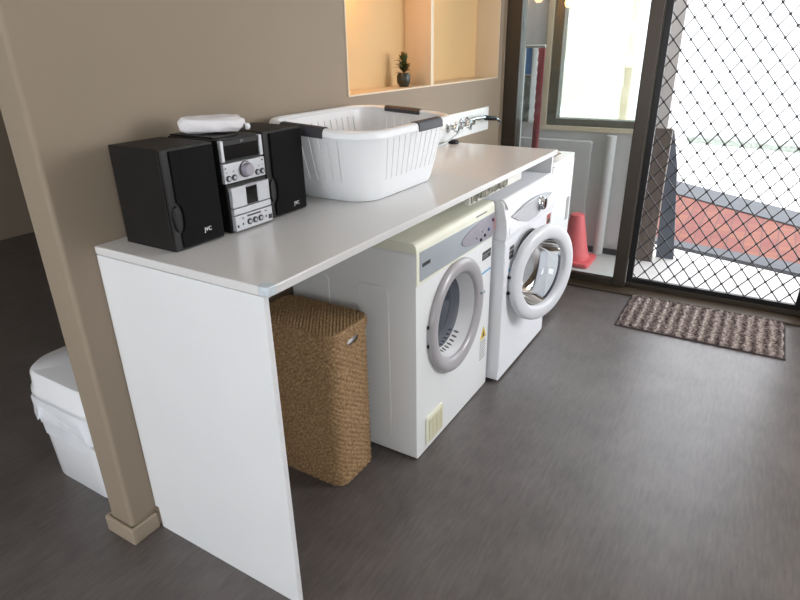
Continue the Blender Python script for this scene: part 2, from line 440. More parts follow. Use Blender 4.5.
fin('end_jamb', bx(2.575, 2.69, DY0, SY0, .016, DZ-.04), M['bronze'], s, bevel=.003)
bm = B(); box(bm, 2.648, 2.674, SY1-.034, SY1, .045, 2.02); box(bm, 2.648, 2.674, SY0+.05, SY0+.075, .045, 2.02)
box(bm, 2.648, 2.674, SY0+.075, SY1-.034, .045, .072); box(bm, 2.648, 2.674, SY0+.075, SY1-.034, 1.99, 2.02)
fin('screen_bead', bm, M['black'], s, bevel=.002)
gy0, gy1, gz0, gz1 = SY0+.07, SY1-.03, .068, 1.995
bm = B(); dy, dz = .0795, .0985; oy, oz = -.924, 1.203
def clip(p, q):
    """clip segment p-q in (y,z) to the grille opening"""
    t0, t1 = 0.0, 1.0; dd = (q[0]-p[0], q[1]-p[1])
    for k, lo, hi in ((0, gy0, gy1), (1, gz0, gz1)):
        if abs(dd[k]) < 1e-9: continue
        a, b = (lo-p[k])/dd[k], (hi-p[k])/dd[k]
        if a > b: a, b = b, a
        t0, t1 = max(t0, a), min(t1, b)
    return None if t1-t0 < 1e-4 else ((p[0]+t0*dd[0], p[1]+t0*dd[1]), (p[0]+t1*dd[0], p[1]+t1*dd[1]))
for sg in (1, -1):
    for i in range(-40, 41):
        y0 = oy+i*dy
        c = clip((y0-sg*20*dy, oz-20*dz), (y0+sg*20*dy, oz+20*dz))
        if c: tube(bm, [(2.661+sg*.0012, c[0][0], c[0][1]), (2.661+sg*.0012, c[1][0], c[1][1])], .0031, 6)
for j in range(-45, 45):
    for i in range(-25, 25):
        y = oy+(i+(.5 if j % 2 else 0))*dy; z = oz+j*dz/2
        if gy0+.005 < y < gy1-.005 and gz0+.005 < z < gz1-.005:
            lathe(bm, [(0, -.007), (.0055, -.005), (.0078, 0), (.0055, .005), (0, .007)], Matrix.Translation((2.661, y, z)) @ Matrix.Rotation(PI/2, 4, 'Y'), 8)
fin('diamond_grille', bm, M['grillewire'], s, smooth=50)

# ------------------------------------------------------------------ laundry bench
BL, BD, BH, BT = 1.90, .575, .90, .0215
b = thing('laundry_bench', 'long white laminate bench with a white end panel along the beige wall', 'bench', (0.95, -.29, 0))
fin('worktop', bx(0, BL, -BD, -.001, BH-BT, BH), M['worktop'], b, bevel=.003, seg=3)
def endp(x0, x1, zt):
    return prism(B(), [(-BD+.016, 0.0005), (-BD+.016, zt), (-.002, zt), (-.002, .075), (-.017, .075), (-.017, 0.0005)], x0, x1, 'x')
fin('end_panel', endp(0.001, .0165, BH-BT-.0012), M['melamine'], b, bevel=.0012)
fin('end_panel', endp(1.878, 1.897, BH-BT-.0012), M['melamine'], b, bevel=.0012)
fin('support_rail', bx(.99, 1.487, -.558, -.54, .842, BH-BT-.0005), M['edge'], b, bevel=.002)
bm = B()
for i in range(26):
    x = 1.0+i*.0125
    box(bm, x, x+.0135, -.561-random.uniform(0, .004), -.5585, .850+random.uniform(-.004, .006), .877-random.uniform(0, .005))
tag(fin('torn_packing', bm, M['mottled'], b), 'mottled torn packing stuck under the front edge')
bm = prism(B(), rrect(-.0012, .026, -BD-.0012, -BD+.028, .006, 5), BH-BT+.003, BH+.0012)
tag(fin('corner_guard', bm, M['clearblue'], b, bevel=.001), 'clear bluish corner guard taped on')

# ------------------------------------------------------------------ seagrass hamper
hx0, hx1, hy0, hy1, hz = .411, .603, -.397, -.068, .562
h = thing('laundry_hamper', 'tall woven seagrass laundry hamper with lid under the bench', 'laundry basket', ((hx0+hx1)/2, (hy0+hy1)/2, 0))
def perim(x0, x1, y0, y1, rr, step):
    P = rrect(x0, x1, y0, y1, rr, 10); P.append(P[0]); out = []; nor = []
    L = [0]
    for a, c in zip(P, P[1:]): L.append(L[-1]+math.hypot(c[0]-a[0], c[1]-a[1]))
    n = int(round(L[-1]/step)); n -= n % 4
    k = 0
    for i in range(n):
        s_ = L[-1]*i/n
        while L[k+1] < s_: k += 1
        t = (s_-L[k])/max(1e-9, L[k+1]-L[k]); a, c = P[k], P[k+1]
        out.append((a[0]+t*(c[0]-a[0]), a[1]+t*(c[1]-a[1])))
    for i in range(n):
        a, c = out[i-1], out[(i+1) % n]; v = Vector((c[1]-a[1], a[0]-c[0])).normalized(); nor.append(v)
    return out, nor, L[-1]
def woven_wall(z0, z1, rr, col=.0128, row=.0088, taper=0, hole=None):
    bm = B(); P, N, L = perim(hx0, hx1, hy0, hy1, rr, col/4); n = len(P); nz = int((z1-z0)/(row/4))
    ring = []
    cx, cy = (hx0+hx1)/2, (hy0+hy1)/2
    for j in range(nz+1):
        z = z0+(z1-z0)*j/nz; k = 1-taper*(1-z/hz); ro = []
        for i in range(n):
            rw = (z-z0)/row; ri = int(rw); fr = rw-ri
            ph = (i/4+ri)*PI
            d_ = .0054*math.sin(PI*fr)**.7*(0.5+.5*math.cos(ph))
            d_ += .0009*math.sin(i*.7+ri*2.1)
            ro.append(bm.verts.new((cx+(P[i][0]-cx)*k+N[i].x*d_, cy+(P[i][1]-cy)*k+N[i].y*d_, z)))
        ring.append(ro)
    for j in range(nz):
        for i in range(n):
            q = (i+1) % n
            if hole:
                c = (ring[j][i].co+ring[j+1][q].co)/2
                if hole(c): continue
            bm.faces.new((ring[j][i], ring[j][q], ring[j+1][q], ring[j+1][i]))
    bm.faces.new(ring[0][::-1])
    return bm
hole = lambda c: c.y < hy0+.01 and abs(c.x-.508) < .03 and abs(c.z-.510) < .013 and ((c.x-.508)/.031)**4+((c.z-.510)/.0135)**4 < 1
hb = fin('body', woven_wall(.001, hz-.027, .038, hole=hole), M['weave'], h, smooth=70)
fin('lining', prism(B(), rrect(hx0+.012, hx1-.012, hy0+.012, hy1-.012, .03), .02, hz-.04), M['cloth'], h)
bm = B()
hm = [(.508+.031*math.copysign(abs(math.cos(a))**.5, math.cos(a)), hy0-.001, .510+.0135*math.copysign(abs(math.sin(a))**.5, math.sin(a))) for a in [2*PI*i/24 for i in range(25)]]
tube(bm, hm, .0032, 8, cap=False)
fin('hand_hole_rim', bm, M['weave'], h, smooth=60)
# lid: woven band plus woven top
bm = B(); P, N, L = perim(hx0-.0065, hx1+.0065, hy0-.0065, hy1+.0065, .046, .0036); n = len(P); cx, cy = (hx0+hx1)/2, (hy0+hy1)/2
rings = []
def lidring(z, ins, amp, ph):
    ro = []
    for i in range(n):
        x, y = P[i][0]-N[i].x*ins, P[i][1]-N[i].y*ins
        if ins > .04:      # shrink towards the middle once past the corner radius
            k = (ins-.04)/.07; x0_, y0_ = P[i][0]-N[i].x*.04, P[i][1]-N[i].y*.04
            x, y = x0_+(cx-x0_)*k, y0_+(cy-y0_)*k
        w_ = amp*(.5+.5*math.cos(i*PI/2+ph))
        ro.append(bm.verts.new((x+N[i].x*w_*(ins < .001), y+N[i].y*w_*(ins < .001), z+(w_ if ins >= .001 else 0))))
    rings.append(ro)
lidring(hz-.030, .006, 0, 0)
for q in range(13):
    fr = q/4; lidring(hz-.029+q*.0020, 0, .0042*(.25+.75*math.sin(PI*(fr % 1.0))), PI*int(fr))
lidring(hz-.001, .002, 0, 0)
for a_, b_ in zip(rings, rings[1:]):
    for i in range(n): bm.faces.new((a_[i], a_[(i+1) % n], b_[(i+1) % n], b_[i]))
bm.faces.new(rings[-1]); bm.faces.new(rings[0][::-1])
nu_, nv_ = 72, 124; g_ = []; rr_ = .045; X0, X1, Y0, Y1 = hx0-.0055, hx1+.0055, hy0-.0055, hy1+.0055
for j in range(nv_+1):
    y = Y0+(Y1-Y0)*j/nv_; e_ = max(0, rr_-min(y-Y0, Y1-y)); sh = rr_-math.sqrt(max(0, rr_*rr_-e_*e_)); ro = []
    for i in range(nu_+1):
        x = X0+sh+(X1-X0-2*sh)*i/nu_
        col_ = int((x-X0)/.0088); fr = (x-X0)/.0088-col_
        d_ = math.sin(PI*fr)**.7*(.5+.5*math.cos((y-Y0)/.0064*PI+col_*PI))
        ed = 0 if (i in (0, nu_) or j in (0, nv_)) else 1
        ro.append(bm.verts.new((x, y, hz-.001+.0042*d_*ed)))
    g_.append(ro)
for j in range(nv_):
    for i in range(nu_): bm.faces.new((g_[j][i], g_[j][i+1], g_[j+1][i+1], g_[j+1][i]))
lid = fin('lid', bm, M['weave'], h, smooth=40)

# ------------------------------------------------------------------ clothes dryer
dx0, dx1, dyf, dyb, dh = .659, 1.258, -.538, -.03, .80
DC = (.943, .452)
t = thing('clothes_dryer', 'white front load dryer with a grey door ring next to the hamper', 'dryer', ((dx0+dx1)/2, (dyf+dyb)/2, 0))
bm = B(); open_cabinet(bm, dx0, dx1, dyf, dyb, .005, .7655, DC[0], DC[1], .17, .1)
cab = fin('cabinet', bm, M['enamel'], t, weld=True, bevel=.009, seg=4)
cab.modifiers['bevel'].angle_limit = 1.2
for fx in (dx0+.05, dx1-.05):
    for fy in (dyf+.06, dyb-.06):
        fin('foot', lathe(B(), [(0, .0005), (.02, .0005), (.022, .002), (.015, .0046), (0, .0046)], Matrix.Translation((fx, fy, 0)), 20), M['black'], t, smooth=40)
for y0, y1 in ((-.437, -.318), (-.2, -.118)):
    fin('side_panel', prism(B(), rrect(y0, y1, .07, .64, .02, 4), dx0-.0035, dx0+.001, 'x'), M['enamel'], t, bevel=.002)
# top section: bezel profile
prof = [(dyb, .766), (dyf-.0008, .766), (dyf-.0008, .66), (dyf-.004, .66), (dyf-.004, .775), (dyf-.001, .790), (dyf+.006, .797), (dyf+.018, dh), (dyb, dh)]
fin('bezel', prism(B(), prof, dx0-.002, dx1+.001, 'x'), M['creamplastic'], t, smooth=35, bevel=.003, seg=3)
yf = dyf-.0045
cp = fin('control_panel', prism(B(), [(.676, .672), (dx1-.002, .664), (dx1-.002, .757), (.676, .768)], yf-.0012, yf+.001, 'y'), M['silver'], t, bevel=.001)
pts = [(dx1-.004, .672)]
for i in range(25):
    a = -PI/2-PI*i/24; pts.append((dx1-.006+.285*math.cos(a), .714+.0435*math.sin(a)*(1+.0*i)))
pts.append((dx1-.004, .756))
fin('display_oval', prism(B(), pts, yf-.0045, yf-.0008, 'y'), M['mauve'], cp, bevel=.0015)
for i, (x, z, c) in enumerate(((1.125, .684, 'black'), (1.16, .692, 'black'), (1.195, .706, 'blueled'), (1.232, .733, 'black'), (1.14, .712, 'silver'), (1.09, .70, 'silver'))):
    fin('button', disc(B(), (x, yf-.0044, z), (0, -1, 0), .0062 if c != 'silver' else .005, .004, 14), M[c], cp)
fin('indicator', bx(1.246, 1.2525, yf-.0055, yf-.004, .69, .735), M['redled'], cp)
bm = B(); x = .69     # small dark maker's badge, too small to read in the photo
for wd in (.008, .006, .009, .007, .012):
    box(bm, x, x+wd, yf-.002, yf-.001, .716, .728); x += wd+.0022
fin('badge', bm, M['label'], cp)
bm = B(); x = 1.09
for i in range(9):
    wd = random.uniform(.006, .012); box(bm, x, x+wd, dyf-.0052, dyf-.0035, .7735, .7785); x += wd+.003
fin('printed_line', bm, M['labelgrey'], t)
# door ring and its inward cone
dm = face_mtx((DC[0], dyf, DC[1]), (0, -1, 0))
dr = fin('door', lathe(B(), [(.208, 0), (.211, .006), (.2105, .013), (.206, .0195), (.196, .023), (.182, .0225), (.168, .0185), (.159, .013), (.156, .004), (.156, -.004), (.166, -.004), (.166, 0)], dm, 72, close=True), M['ring'], t, smooth=50)
fin('inner_cone', lathe(B(), [(.1555, .004), (.151, -.015), (.137, -.056), (.141, -.057), (.1545, -.015), (.158, .002)], dm, 72), M['whiteplastic'], dr, smooth=40)
gl = fin('glass', lathe(B(), [(.1386, -.050), (.12, -.047), (.08, -.043), (.04, -.041), (0, -.040)], dm, 72), M['darkglass'], dr, smooth=60)
bm = B()
for k in range(9):            # drying slots low in the cone
    a = -PI/2-.55+k*.15
    c = dm @ Vector((.1432*math.cos(a), .1432*math.sin(a), -.036)); nn = dm.to_3x3() @ Vector((-math.cos(a), -math.sin(a), .35))
    lathe(bm, [(0, 0), (.0042, 0), (.0036, .0012), (0, .0012)], face_mtx(c, nn, up=dm.to_3x3() @ Vector((0, 0, 1))) @ Matrix.Diagonal((1, 2.6, 1, 1)), 12)
fin('vent_slots', bm, M['slot'], dr)
for z in (.42, .49):
    fin('hinge', bx(DC[0]-.214, DC[0]-.206, dyf-.007, dyf-.0005, z-.006, z+.006), M['black'], dr, bevel=.002)
fin('catch', prism(B(), rrect(DC[0]+.172, DC[0]+.2, DC[1]+.02, DC[1]+.031, .004, 4), dyf-.03, dyf-.02, 'y'), M['silver'], dr, bevel=.002)
# lower vent grille
v = fin('vent_cover', prism(B(), rrect(.718, .848, .026, .142, .01, 4), dyf-.007, dyf+.0005, 'y'), M['creamplastic'], t, bevel=.003)
bm = B(); box(bm, .733, .838, dyf-.0086, dyf-.0068, .036, .132)
for i in range(10): box(bm, .735+i*.0104, .7405+i*.0104, dyf-.0105, dyf-.0084, .04, .128)
tag(fin('vent_slats', bm, M['yellowed'], v), 'yellowed slatted grille')
# stickers
fin('rating_label', bx(1.168, 1.247, dyf-.0012, dyf+.0005, .585, .618), M['label'], t)
bm = B(); box(bm, 1.172, 1.243, dyf-.0016, dyf-.001, .603, .607); box(bm, 1.172, 1.22, dyf-.0016, dyf-.001, .594, .597)
fin('label_lines', bm, M['labelgrey'], t)
fin('tape_strip', bx(1.168, 1.252, dyf-.0012, dyf+.0005, .528, .536), M['bluetape'], t)
w = fin('warning_sticker', prism(B(), [(1.18, .240), (1.238, .240), (1.209, .292)], dyf-.0012, dyf+.0005, 'y'), M['yellow'], t)
bm = prism(B(), [(1.198, .247), (1.220, .247), (1.214, .262), (1.209, .275), (1.204, .262)], dyf-.0018, dyf-.001, 'y')
fin('warning_mark', bm, M['label'], w)
bm = B()
for k in range(8): box(bm, 1.178, 1.236-.008*random.random(), dyf-.0014, dyf-.0005, .228-k*.0115, .231-k*.0115)
fin('warning_text', bm, M['labelgrey'], t)

# ------------------------------------------------------------------ washing machine
wx0, wx1, wyf, wyb, wh = 1.276, 1.862, -.584, -.03, .797
WC = (1.545, .447)
t = thing('washing_machine', 'white front load washing machine with its round door ajar', 'washing machine', ((wx0+wx1)/2, (wyf+wyb)/2, 0))
bm = B(); open_cabinet(bm, wx0, wx1, wyf, wyb, .012, .64, WC[0], WC[1], .165, .3, inner=False)
cab = fin('cabinet', bm, M['enamel2'], t, weld=True, bevel=.009, seg=4); cab.modifiers['bevel'].angle_limit = 1.2
fin('drum', lathe(B(), [(.150, .04), (.150, .34), (0, .345)], face_mtx((WC[0], wyf, WC[1]), (0, 1, 0)), 64), M['steel'], t, smooth=50)
fin('gasket', lathe(B(), [(.172, -.004), (.166, -.008), (.158, -.002), (.150, .02), (.140, .03), (.146, .045), (.160, .046), (.166, .002)], face_mtx((WC[0], wyf, WC[1]), (0, 1, 0)), 64, close=True), M['rubber'], t, smooth=60)
for fx in (wx0+.045, wx1-.045):
    for fy in (wyf+.05, wyb-.06):
        fin('foot', lathe(B(), [(0, .0005), (.022, .0005), (.024, .004), (.015, .0116), (0, .0116)], Matrix.Translation((fx, fy, 0)), 20), M['black'], t, smooth=40)
prof = [(wyb, .64), (wyf-.003, .64), (wyf-.006, .66), (wyf-.002, .72), (wyf+.012, .782), (wyf+.02, .793), (wyf+.032, wh), (wyb, wh)]
fas = fin('fascia', prism(B(), prof, wx0-.001, wx1+.001, 'x'), M['enamel2'], t, smooth=30, bevel=.004, seg=3)
fin('top_edge', prism(B(), [(wyf+.0005, .762), (wyf-.006, .764), (wyf+.004, .786), (wyf+.015, .7985), (wyf+.027, .8005), (wyf+.027, .796)], wx0+.006, wx1-.004, 'x'), M['whiteplastic'], fas, smooth=40)
yw = wyf-.006
# sculpted lens-shaped panel with dial
pts = [(1.318+.5*i/18, .728+.022*math.sin(PI*i/18)) for i in range(19)]+[(1.818-.5*i/18, .728-.07*math.sin(PI*i/18)) for i in range(1, 18)]
fin('fascia_lens', prism(B(), pts, yw-.0025, yw+.003, 'y'), M['brushed'], fas, bevel=.0015)
kn = fin('dial', lathe(B(), [(0, 0), (.034, 0), (.034, .004), (.03, .006), (.028, .02), (.024, .024), (0, .024)], face_mtx((1.648, yw-.0028, .712), (0, -1, 0)), 36), M['chrome'], fas, smooth=40)
fin('dial_mark', bx(1.6415, 1.6545, yw-.03, yw-.0265, .695, .732), M['black'], kn, bevel=.001)
bm = B()
for k in range(5): disc(bm, (1.715+k*.02, yw-.002, .722), (0, -1, 0), .005, .004, 10)
fin('program_buttons', bm, M['whiteplastic'], fas)
bm = B()
for k in range(7): box(bm, 1.40+k*.03, 1.42+k*.03, yw-.0034, yw-.0022, .738, .740)
fin('program_print', bm, M['labelgrey'], fas)
fin('soap_drawer', prism(B(), rrect(1.30, 1.5, .657, .69, .012, 4), yw-.0022, yw+.003, 'y'), M['whiteplastic'], fas, bevel=.002)
fin('rating_label', bx(1.308, 1.376, wyf-.0013, wyf+.0005, .548, .60), M['label'], t)
bm = B(); box(bm, 1.313, 1.371, wyf-.0017, wyf-.0012, .582, .588); box(bm, 1.313, 1.36, wyf-.0017, wyf-.0012, .566, .570)
fin('label_lines', bm, M['labelgrey'], t)
fin('tape_strip', prism(B(), [(1.30, .50), (1.375, .492), (1.375, .502), (1.30, .512)], wyf-.0013, wyf+.0005, 'y'), M['bluetape'], t)
fin('energy_label', bx(1.79, 1.843, wyf-.0013, wyf+.0005, .575, .622), M['redlabel'], t)
fin('energy_print', bx(1.796, 1.836, wyf-.0018, wyf-.0012, .58, .598), M['label'], t)
fin('front_frame', prism(B(), rrect(wx0+.003, wx0+.05, .06, .63, .008, 3), wyf-.0025, wyf+.0005, 'y'), M['enamel2'], t, bevel=.002)
# the open door
TH = .31; R = .211
hxy = Vector((1.322, -.601)); uc = Vector((math.cos(TH), -math.sin(TH)))
dc = hxy+uc*(R+.002)
dm = face_mtx((dc.x, dc.y, .443), (-math.sin(TH), -math.cos(TH), 0))
dr = fin('door', lathe(B(), [(.206, -.018), (.211, -.008), (.2105, .004), (.207, .011), (.199, .0155), (.180, .0175), (.161, .016), (.152, .011), (.148, .002), (.148, -.01), (.16, -.018)], dm, 72, close=True), M['doorwhite'], t, smooth=50)
fin('glass_bowl', lathe(B(), [(.151, 0), (.146, -.02), (.132, -.05), (.118, -.078), (.10, -.09), (.06, -.096), (0, -.098)], dm, 64), M['bowlglass'], dr, smooth=60)
fin('inner_trim', lathe(B(), [(.158, -.018), (.16, -.022), (.15, -.026), (.1475, -.018)], dm, 64, close=True), M['chrome'], dr, smooth=60)
for z in (.405, .475):
    fin('hinge', bx(hxy.x-.003, hxy.x+.012, hxy.y+.002, wyf-.0005, z-.005, z+.005), M['black'], dr, bevel=.0015)

# ------------------------------------------------------------------ laundry tub past the end of the bench
tx0, tx1, tyf, th_ = 1.905, 2.25, -.56, .836
t = thing('laundry_tub', 'narrow white laundry tub cabinet past the end of the bench', 'laundry tub', ((tx0+tx1)/2, -.29, 0))
bm = B()
box(bm, tx0, tx0+.016, tyf+.016, -.02, .03, th_-.022); box(bm, tx1-.016, tx1, tyf+.016, -.02, .03, th_-.022)
box(bm, tx0+.016, tx1-.016, tyf+.02, -.02, .03, .046); box(bm, tx0+.016, tx1-.016, -.03, -.02, .046, th_-.022)
fin('cabinet', bm, M['enamel'], t, bevel=.002)
td = fin('door', bx(tx0+.002, tx1-.001, tyf-.002, tyf+.015, .045, th_-.024), M['enamel'], t, bevel=.004, seg=3)
fin('grey_strip', prism(B(), rrect(tx1-.075, tx1-.035, .5, .62, .006, 4), tyf-.0045, tyf-.0015, 'y'), M['labelgrey'], td, bevel=.001)  # plain grey strip on the tub door
for fx in (tx0+.02, tx1-.02):
    for fy in (tyf+.03, -.06): fin('foot', bx(fx-.012, fx+.012, fy-.012, fy+.012, .0005, .032), M['whiteplastic'], t, bevel=.002)
bm = B()   # basin: rim plus bowl
o_ = rrect(tx0, tx1, tyf-.004, -.012, .02, 5); i_ = rrect(tx0+.03, tx1-.03, tyf+.05, -.09, .04, 5); d_ = rrect(tx0+.05, tx1-.05, tyf+.08, -.12, .05, 5)
rg = [[bm.verts.new((x, y, z)) for x, y in pp] for pp, z in ((o_, th_-.02), (o_, th_), (i_, th_-.002), (d_, th_-.22))]
for a_, b_ in zip(rg, rg[1:]):
    for k in range(len(a_)): bm.faces.new((a_[k], a_[(k+1) % len(a_)], b_[(k+1) % len(a_)], b_[k]))
bm.faces.new(rg[-1])
fin('basin', bm, M['whiteplastic'], t, smooth=40)
t = thing('tile_splashback', 'small white tiled splashback on the wall behind the taps', 'splashback', (2.09, -.004, .836))
bm = B()
for i in range(6):
    x = 2.42-(i+1)*.112
    for z0, z1 in ((.902, .962), (.964, 1.025)): box(bm, x+.0008, x+.1112, -.009, -.0008, z0, z1)
fin('tiles', bm, M['tile'], t, bevel=.0012)
fin('grout', bx(2.42-6*.112, 2.42, -.006, -.0005, .901, 1.0255), M['cream'], t)

# wall taps
def tap(x, z, label):
    k = thing('wall_tap', label, 'tap', (x, -.011, z), group='chrome taps on the wall')
    m_ = face_mtx((x, -.0086, z), (0, -1, 0))
    fin('flange', lathe(B(), [(0, 0), (.028, 0), (.026, .006), (.014, .012), (.012, .03), (0, .03)], m_, 24), M['chrome'], k, smooth=40)
    bm = lathe(B(), [(0, .03), (.011, .03), (.013, .036), (.02, .04), (.022, .048), (.018, .056), (0, .058)], m_, 24)
    for q in range(4):
        a = q*PI/2+.4; c = m_ @ Vector((.024*math.cos(a), .024*math.sin(a), .048))
        lathe(bm, [(0, -.007), (.006, -.005), (.0075, 0), (.006, .005), (0, .007)], face_mtx(c, (0, -1, 0)), 10)
    fin('handle', bm, M['chrome'], k, smooth=50)
    return k
tap(1.915, .968, 'chrome wall tap with the hose, nearest the clothes basket')
tap(2.065, .968, 'chrome wall tap between the hose tap and the spout')
k = thing('tap_spout', 'long chrome wall spout with a black sleeve and curved tip', 'tap', (2.15, -.011, .98))
fin('flange', lathe(B(), [(0, 0), (.026, 0), (.024, .006), (.015, .012), (.014, .045), (0, .045)], face_mtx((2.13, -.0086, .972), (0, -1, 0)), 24), M['chrome'], k, smooth=40)
sp = [(2.075, -.056, .987), (2.13, -.056, .989), (2.24, -.058, .985)]
fin('spout', tube(B(), [(2.06, -.056, .99)]+sp+[(2.41, -.062, .962), (2.43, -.063, .956), (2.445, -.064, .945), (2.45, -.064, .93)], .0085, 14), M['chrome'], k, smooth=50)
fin('sleeve', tube(B(), [(2.255, -.059, .983), (2.26, -.059, .982), (2.39, -.062, .966), (2.395, -.062, .965)], .012, 14, radii=[.010, .013, .0125, .010]), M['black'], k, smooth=50)
bm = tube(B(), [(1.915, -.07, .948), (1.90, -.07, .942), (1.82, -.066, .922), (1.76, -.062, .9095), (1.70, -.06, .9055)], .0042, 10)
tag(fin('inlet_hose', bm, M['alu'], smooth=60), 'thin grey inlet hose sloping from the wall tap to the bench', 'hose')
bm = lathe(B(), [(0, 0), (.024, 0), (.027, .004), (.025, .014), (.018, .018), (0, .018)], Matrix.Translation((1.858, -.068, BH+.0005)), 28)
tag(fin('sink_plug', bm, M['black'], smooth=40), 'small black rubber sink plug on the far end of the bench', 'sink plug')

# ------------------------------------------------------------------ stereo
Z0 = BH+.0005; ST = 1.138
def speaker(x0, x1, yf, yb, label, logo_x, logo_z):
    k = thing('stereo_speaker', label, 'speaker', ((x0+x1)/2, (yf+yb)/2, Z0), group='stereo speakers on the bench')
    fin('cabinet', bx(x0, x1, yf+.016, yb, Z0, ST), M['vinylblack'], k, bevel=.002)
    n = 10
    pl = [(x0, Z0+.001), (x0, Z0+.02)]
    pts = [(x0, ST-.001), (x1, ST-.001), (x1, Z0+.001), (x0, Z0+.001)]
    fin('front_baffle', prism(B(), pts, yf+.006, yf+.016, 'y'), M['black'], k, bevel=.002)
    zc = Z0+.078
    edge = [(x0+.022, Z0+.006)]
    for i in range(n+1):
        a = -PI/2+PI*i/n; edge.append((x0+.022+.013*math.cos(a), zc+.035*math.sin(a)))
    edge += [(x0+.022, ST-.006), (x1-.004, ST-.006), (x1-.004, Z0+.006)]
    g = fin('grille', prism(B(), edge, yf, yf+.0065, 'y'), M['grille'], k, bevel=.0022)
    fin('side_bulge', lathe(B(), [(.0, 0), (.01, .0), (.009, .005), (0, .007)], face_mtx((x0+.015, yf+.006, zc), (0, -1, 0)) @ Matrix.Diagonal((1, 3.2, 1, 1)), 20), M['black'], k, smooth=50)
    lettering('logo', 'JVC', .0140, face_mtx((logo_x, yf-.0004, logo_z), (0, -1, 0)), M['whiteplastic'], g)
    return k
speaker(.062, .212, -.238, -.048, 'black stereo speaker nearest the free end of the bench', .158, .9355)
speaker(.388, .542, -.234, -.048, 'black stereo speaker beside the white clothes basket', .494, .926)
k = thing('stereo_receiver', 'compact black and silver stereo unit between its two speakers', 'stereo', (.302, -.14, Z0))
rf = -.236

up = fin('upper_case', bx(.229, .377, rf+.006, -.05, 1.028, ST), M['black'], k, bevel=.003)
lo = fin('lower_case', bx(.236, .380, rf+.003, -.05, Z0, 1.0265), M['black'], k, bevel=.003)
fin('display', bx(.241, .362, rf, rf+.007, 1.086, 1.131), M['blackgloss'], up, bevel=.001)
for x0, x1 in ((.231, .240), (.363, .3735)):
    fin('silver_column', bx(x0, x1, rf-.003, rf+.007, 1.083, 1.1345), M['brushed'], up, bevel=.001)
fin('tuner_panel', bx(.231, .3735, rf-.004, rf+.007, 1.030, 1.079), M['brushed'], up, bevel=.0012)
fin('display_bezel', bx(.241, .362, rf-.0025, rf+.002, 1.122, 1.1335), M['black'], up)
lettering('logo', 'JVC', .007, face_mtx((.303, rf-.0028, 1.128), (0, -1, 0)), M['labelgrey'], up, .0003)
kb = fin('volume_knob', lathe(B(), [(0, 0), (.0185, 0), (.0185, .003), (.0165, .0035), (.0155, .016), (.0135, .018), (0, .018)], face_mtx((.303, rf-.004, 1.057), (0, -1, 0)), 32), M['mauve'], up, smooth=40)
fin('knob_ring', lathe(B(), [(.0182, .0002), (.0212, .0002), (.0205, .002), (.0182, .0022)], face_mtx((.303, rf-.004, 1.057), (0, -1, 0)), 32), M['label'], kb, smooth=40)
for x, z in ((.243, 1.0425), (.262, 1.0425), (.344, 1.0425), (.362, 1.0425)):
    q = fin('button', disc(B(), (x, rf-.0038, z), (0, -1, 0), .0078, .003, 18), M['label'], up)
    fin('button_cap', disc(B(), (x, rf-.0065, z), (0, -1, 0), .0046, .0018, 14), M['silver'], q)
bm = B()
for x, z, a, c in ((.236, 1.068, .006, .003), (.238, 1.058, .004, .002), (.365, 1.071, .006, .0035), (.351, 1.058, .004, .002), (.366, 1.059, .004, .002), (.261, 1.058, .003, .003)):
    box(bm, x-a/2, x+a/2, rf-.0046, rf-.0035, z-c/2, z+c/2)
fin('panel_lettering', bm, M['label'], up)
lf = rf-.004
for x0, x1, m_ in ((.243, .292, 'brushed'), (.3325, .377, 'brushed')):
    fin('tray_panel', bx(x0, x1, lf-.004, lf+.008, .966, 1.018), M[m_], lo, bevel=.001)
fin('tray_window', bx(.2905, .333, lf-.002, lf+.008, .966, 1.019), M['mauve'], lo, bevel=.001)
fin('tray_window_tint', bx(.2925, .331, lf-.0035, lf-.0018, .968, 1.012), M['blackgloss'], lo)
fin('silver_strip', bx(.243, .378, lf-.004, lf+.008, .9475, .9635), M['brushed'], lo, bevel=.001)
fin('deck_panel', bx(.243, .378, lf-.005, lf+.008, .9055, .945), M['brushed'], lo, bevel=.001)
for x in (.291, .3115, .332):
    q = fin('button', disc(B(), (x, lf-.0048, .9225), (0, -1, 0), .0082, .003, 18), M['label'], lo)
    fin('button_cap', disc(B(), (x, lf-.0075, .9225), (0, -1, 0), .0046, .0016, 14), M['silver'], q)
bm = B()
for x, z, a, c in ((.25, .918, .006, .007), (.269, .936, .004, .004), (.31, .9385, .05, .004), (.353, .937, .006, .003), (.353, .922, .004, .006), (.268, .921, .004, .006)):
    box(bm, x-a/2, x+a/2, lf-.0056, lf-.0045, z-c/2, z+c/2)
fin('panel_lettering', bm, M['label'], lo)
fin('maker_mark', bx(.3625, .3755, lf-.0056, lf-.0045, .912, .924), M['label'], lo)
